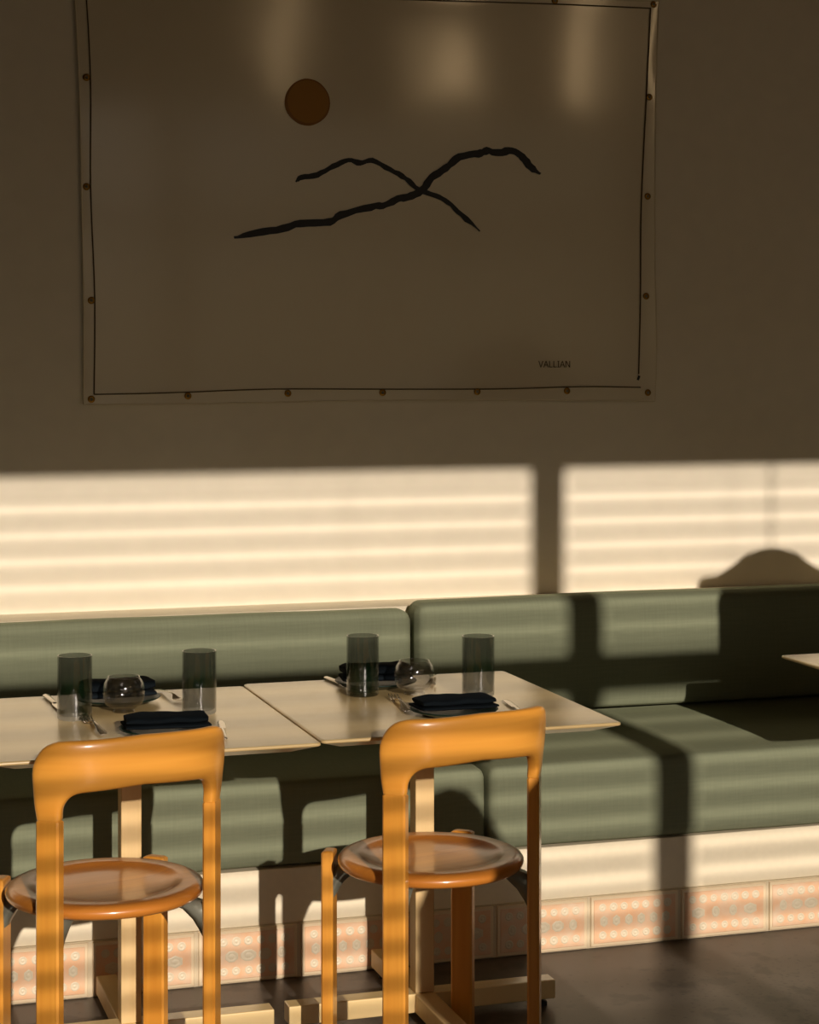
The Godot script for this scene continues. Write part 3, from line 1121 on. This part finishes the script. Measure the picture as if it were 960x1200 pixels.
func _ready() -> void:
	# ---- camera: a shifted lens, level, turned 17.5 degrees to the right of the wall's normal
	var cam := Camera3D.new()
	cam.name = "camera"
	cam.projection = Camera3D.PROJECTION_FRUSTUM
	cam.near = 0.05
	cam.far = 100.0
	cam.keep_aspect = Camera3D.KEEP_HEIGHT
	cam.size = 0.05 * 1200.0 / 2300.0
	cam.frustum_offset = Vector2(0, -0.05 * 180.0 / 2300.0)
	cam.position = Vector3(0, 1.57, 0)
	cam.rotation_degrees.y = -17.5
	add_child(cam)
	cam.current = true
	# ---- sky
	var env := Environment.new()
	var sky := Sky.new()
	var sm := ProceduralSkyMaterial.new()
	sm.sky_top_color = Color(0.42, 0.50, 0.60)
	sm.sky_horizon_color = Color(0.98, 0.86, 0.64)
	sm.sky_curve = 0.25
	sm.ground_horizon_color = Color(0.5, 0.42, 0.32)
	sm.ground_bottom_color = Color(0.25, 0.22, 0.18)
	sm.sky_energy_multiplier = 0.7
	sm.sun_angle_max = 30.0
	sm.sun_curve = 0.4
	sky.sky_material = sm
	env.background_mode = Environment.BG_SKY
	env.sky = sky
	env.tonemap_mode = Environment.TONE_MAPPER_LINEAR
	env.tonemap_exposure = 1.0
	env.sdfgi_enabled = true
	env.ssao_enabled = true
	env.ssil_enabled = true
	var we := WorldEnvironment.new()
	we.environment = env
	add_child(we)
	# ---- low sun behind the camera, almost square to the wall
	var sun := DirectionalLight3D.new()
	sun.name = "sun"
	sun.light_color = Color(1.0, 0.94, 0.885)
	sun.light_energy = 1.5
	sun.light_angular_distance = 0.54
	sun.shadow_enabled = true
	sun.basis = Basis.looking_at(Vector3(-0.008, -0.295, -1.0).normalized())
	add_child(sun)

	make_materials()
	make_room()
	make_banquette()

	# ---- tables and chairs
	make_table("pale wooden table at left, set for two, nearer the camera", P(0.735, 0, 4.447), 0.007)
	make_table("pale wooden table with free right corner, set for two", P(1.435, 0, 4.452), 0.011)
	make_table("pale wooden table cut off by the right edge", P(2.955, 0, 4.475), 0.011)
	var chair := make_chair("honey wooden chair with round seat at the left table", P(0.633, 0, 4.142), deg_to_rad(CHAIR_TURN))
	copy(chair, "round_seat_chair", "honey wooden chair with round seat, shaded right post, right table", P(1.361, 0, 4.159), deg_to_rad(CHAIR_TURN))

	make_canvas()
	make_lamp("narrow tall opal glass lamp above the windows", 2.945, 3.24, 3.90, 0.10)
	make_lamp("broad short opal glass lamp above the windows", 4.05, 3.24, 3.67, 0.26)
	make_lamp("broad tall opal glass lamp above the windows", 5.03, 3.24, 3.92, 0.20)

	# ---- place settings
	var tl := 0.7472
	var tr := 0.7512
	var tum := make_tumbler("smoked green tumbler at the far left beside a fork", P(0.618, tl, 4.50))
	copy(tum, "tumbler", "smoked green tumbler right of the left candle bowl", P(0.903, tl, 4.485))
	copy(tum, "tumbler", "smoked green tumbler left of the right candle bowl", P(1.326, tr, 4.584))
	copy(tum, "tumbler", "smoked green tumbler farthest right, near the table corner", P(1.591, tr, 4.492))
	var bowl := make_bowl("round clear glass candle bowl on the left table", P(0.739, tl, 4.556))
	copy(bowl, "candle_bowl", "round clear glass candle bowl on the right table", P(1.45, tr, 4.559))
	var pm := plate_mesh()
	var fm := fork_mesh()
	var km := knife_mesh()
	var near_napkin := napkin_mesh(3, 0.026, 0.185, 0.10)
	var far_napkin := napkin_mesh(8, 0.040, 0.175, 0.10)
	var sets := [
		[P(0.785, tl, 4.27), near_napkin, -0.05, "behind the left chair's backrest", 0],
		[P(1.455, tr, 4.275), near_napkin, 0.04, "behind the right chair's backrest", 0],
		[P(0.745, tl, 4.685), far_napkin, 0.05, "behind the left candle bowl", 1],
		[P(1.395, tr, 4.705), far_napkin, -0.06, "behind the right candle bowl", 1],
	]
	for s in sets:
		var pl := obj("small_plate", pm, M.green_glaze, null, s[0])
		tag(pl, "small dark green glazed plate under napkin " + s[3], "plate", "dark green plates")
		var nk := obj("napkin", s[1], M.navy_linen, null, s[0] + Vector3(0, 0.0135, 0))
		nk.rotation.y = s[2]
		tag(nk, "folded dark navy napkin lying " + s[3], "napkin", "navy napkins")
	var forks := [
		[P(0.645, tl, 4.375), 0.05, "steel fork with upturned tines left of the left chair's rail"],
		[P(1.372, tr, 4.425), -0.12, "steel fork left of the napkin behind the right chair"],
		[P(0.878, tl, 4.715), PI + 0.15, "steel fork behind the left table's right tumbler"],
		[P(1.545, tr, 4.715), PI - 0.35, "steel fork between right candle bowl and rightmost tumbler"],
	]
	for f in forks:
		var o := obj("fork", fm, M.steel, null, f[0])
		o.rotation.y = f[1]
		tag(o, f[2], "fork", "steel forks")
	var knives := [
		[P(0.908, tl, 4.255), -0.18, "steel knife right of the left near napkin"],
		[P(1.612, tr, 4.29), -0.12, "steel knife right of the right near napkin"],
		[P(0.597, tl, 4.705), PI + 0.06, "steel knife behind the leftmost tumbler"],
		[P(1.315, tr, 4.735), PI + 0.10, "steel knife behind the right table's left tumbler"],
	]
	for f in knives:
		var o := obj("knife", km, M.steel, null, f[0])
		o.rotation.y = f[1]
		tag(o, f[2], "knife", "steel knives")

	make_unseen()
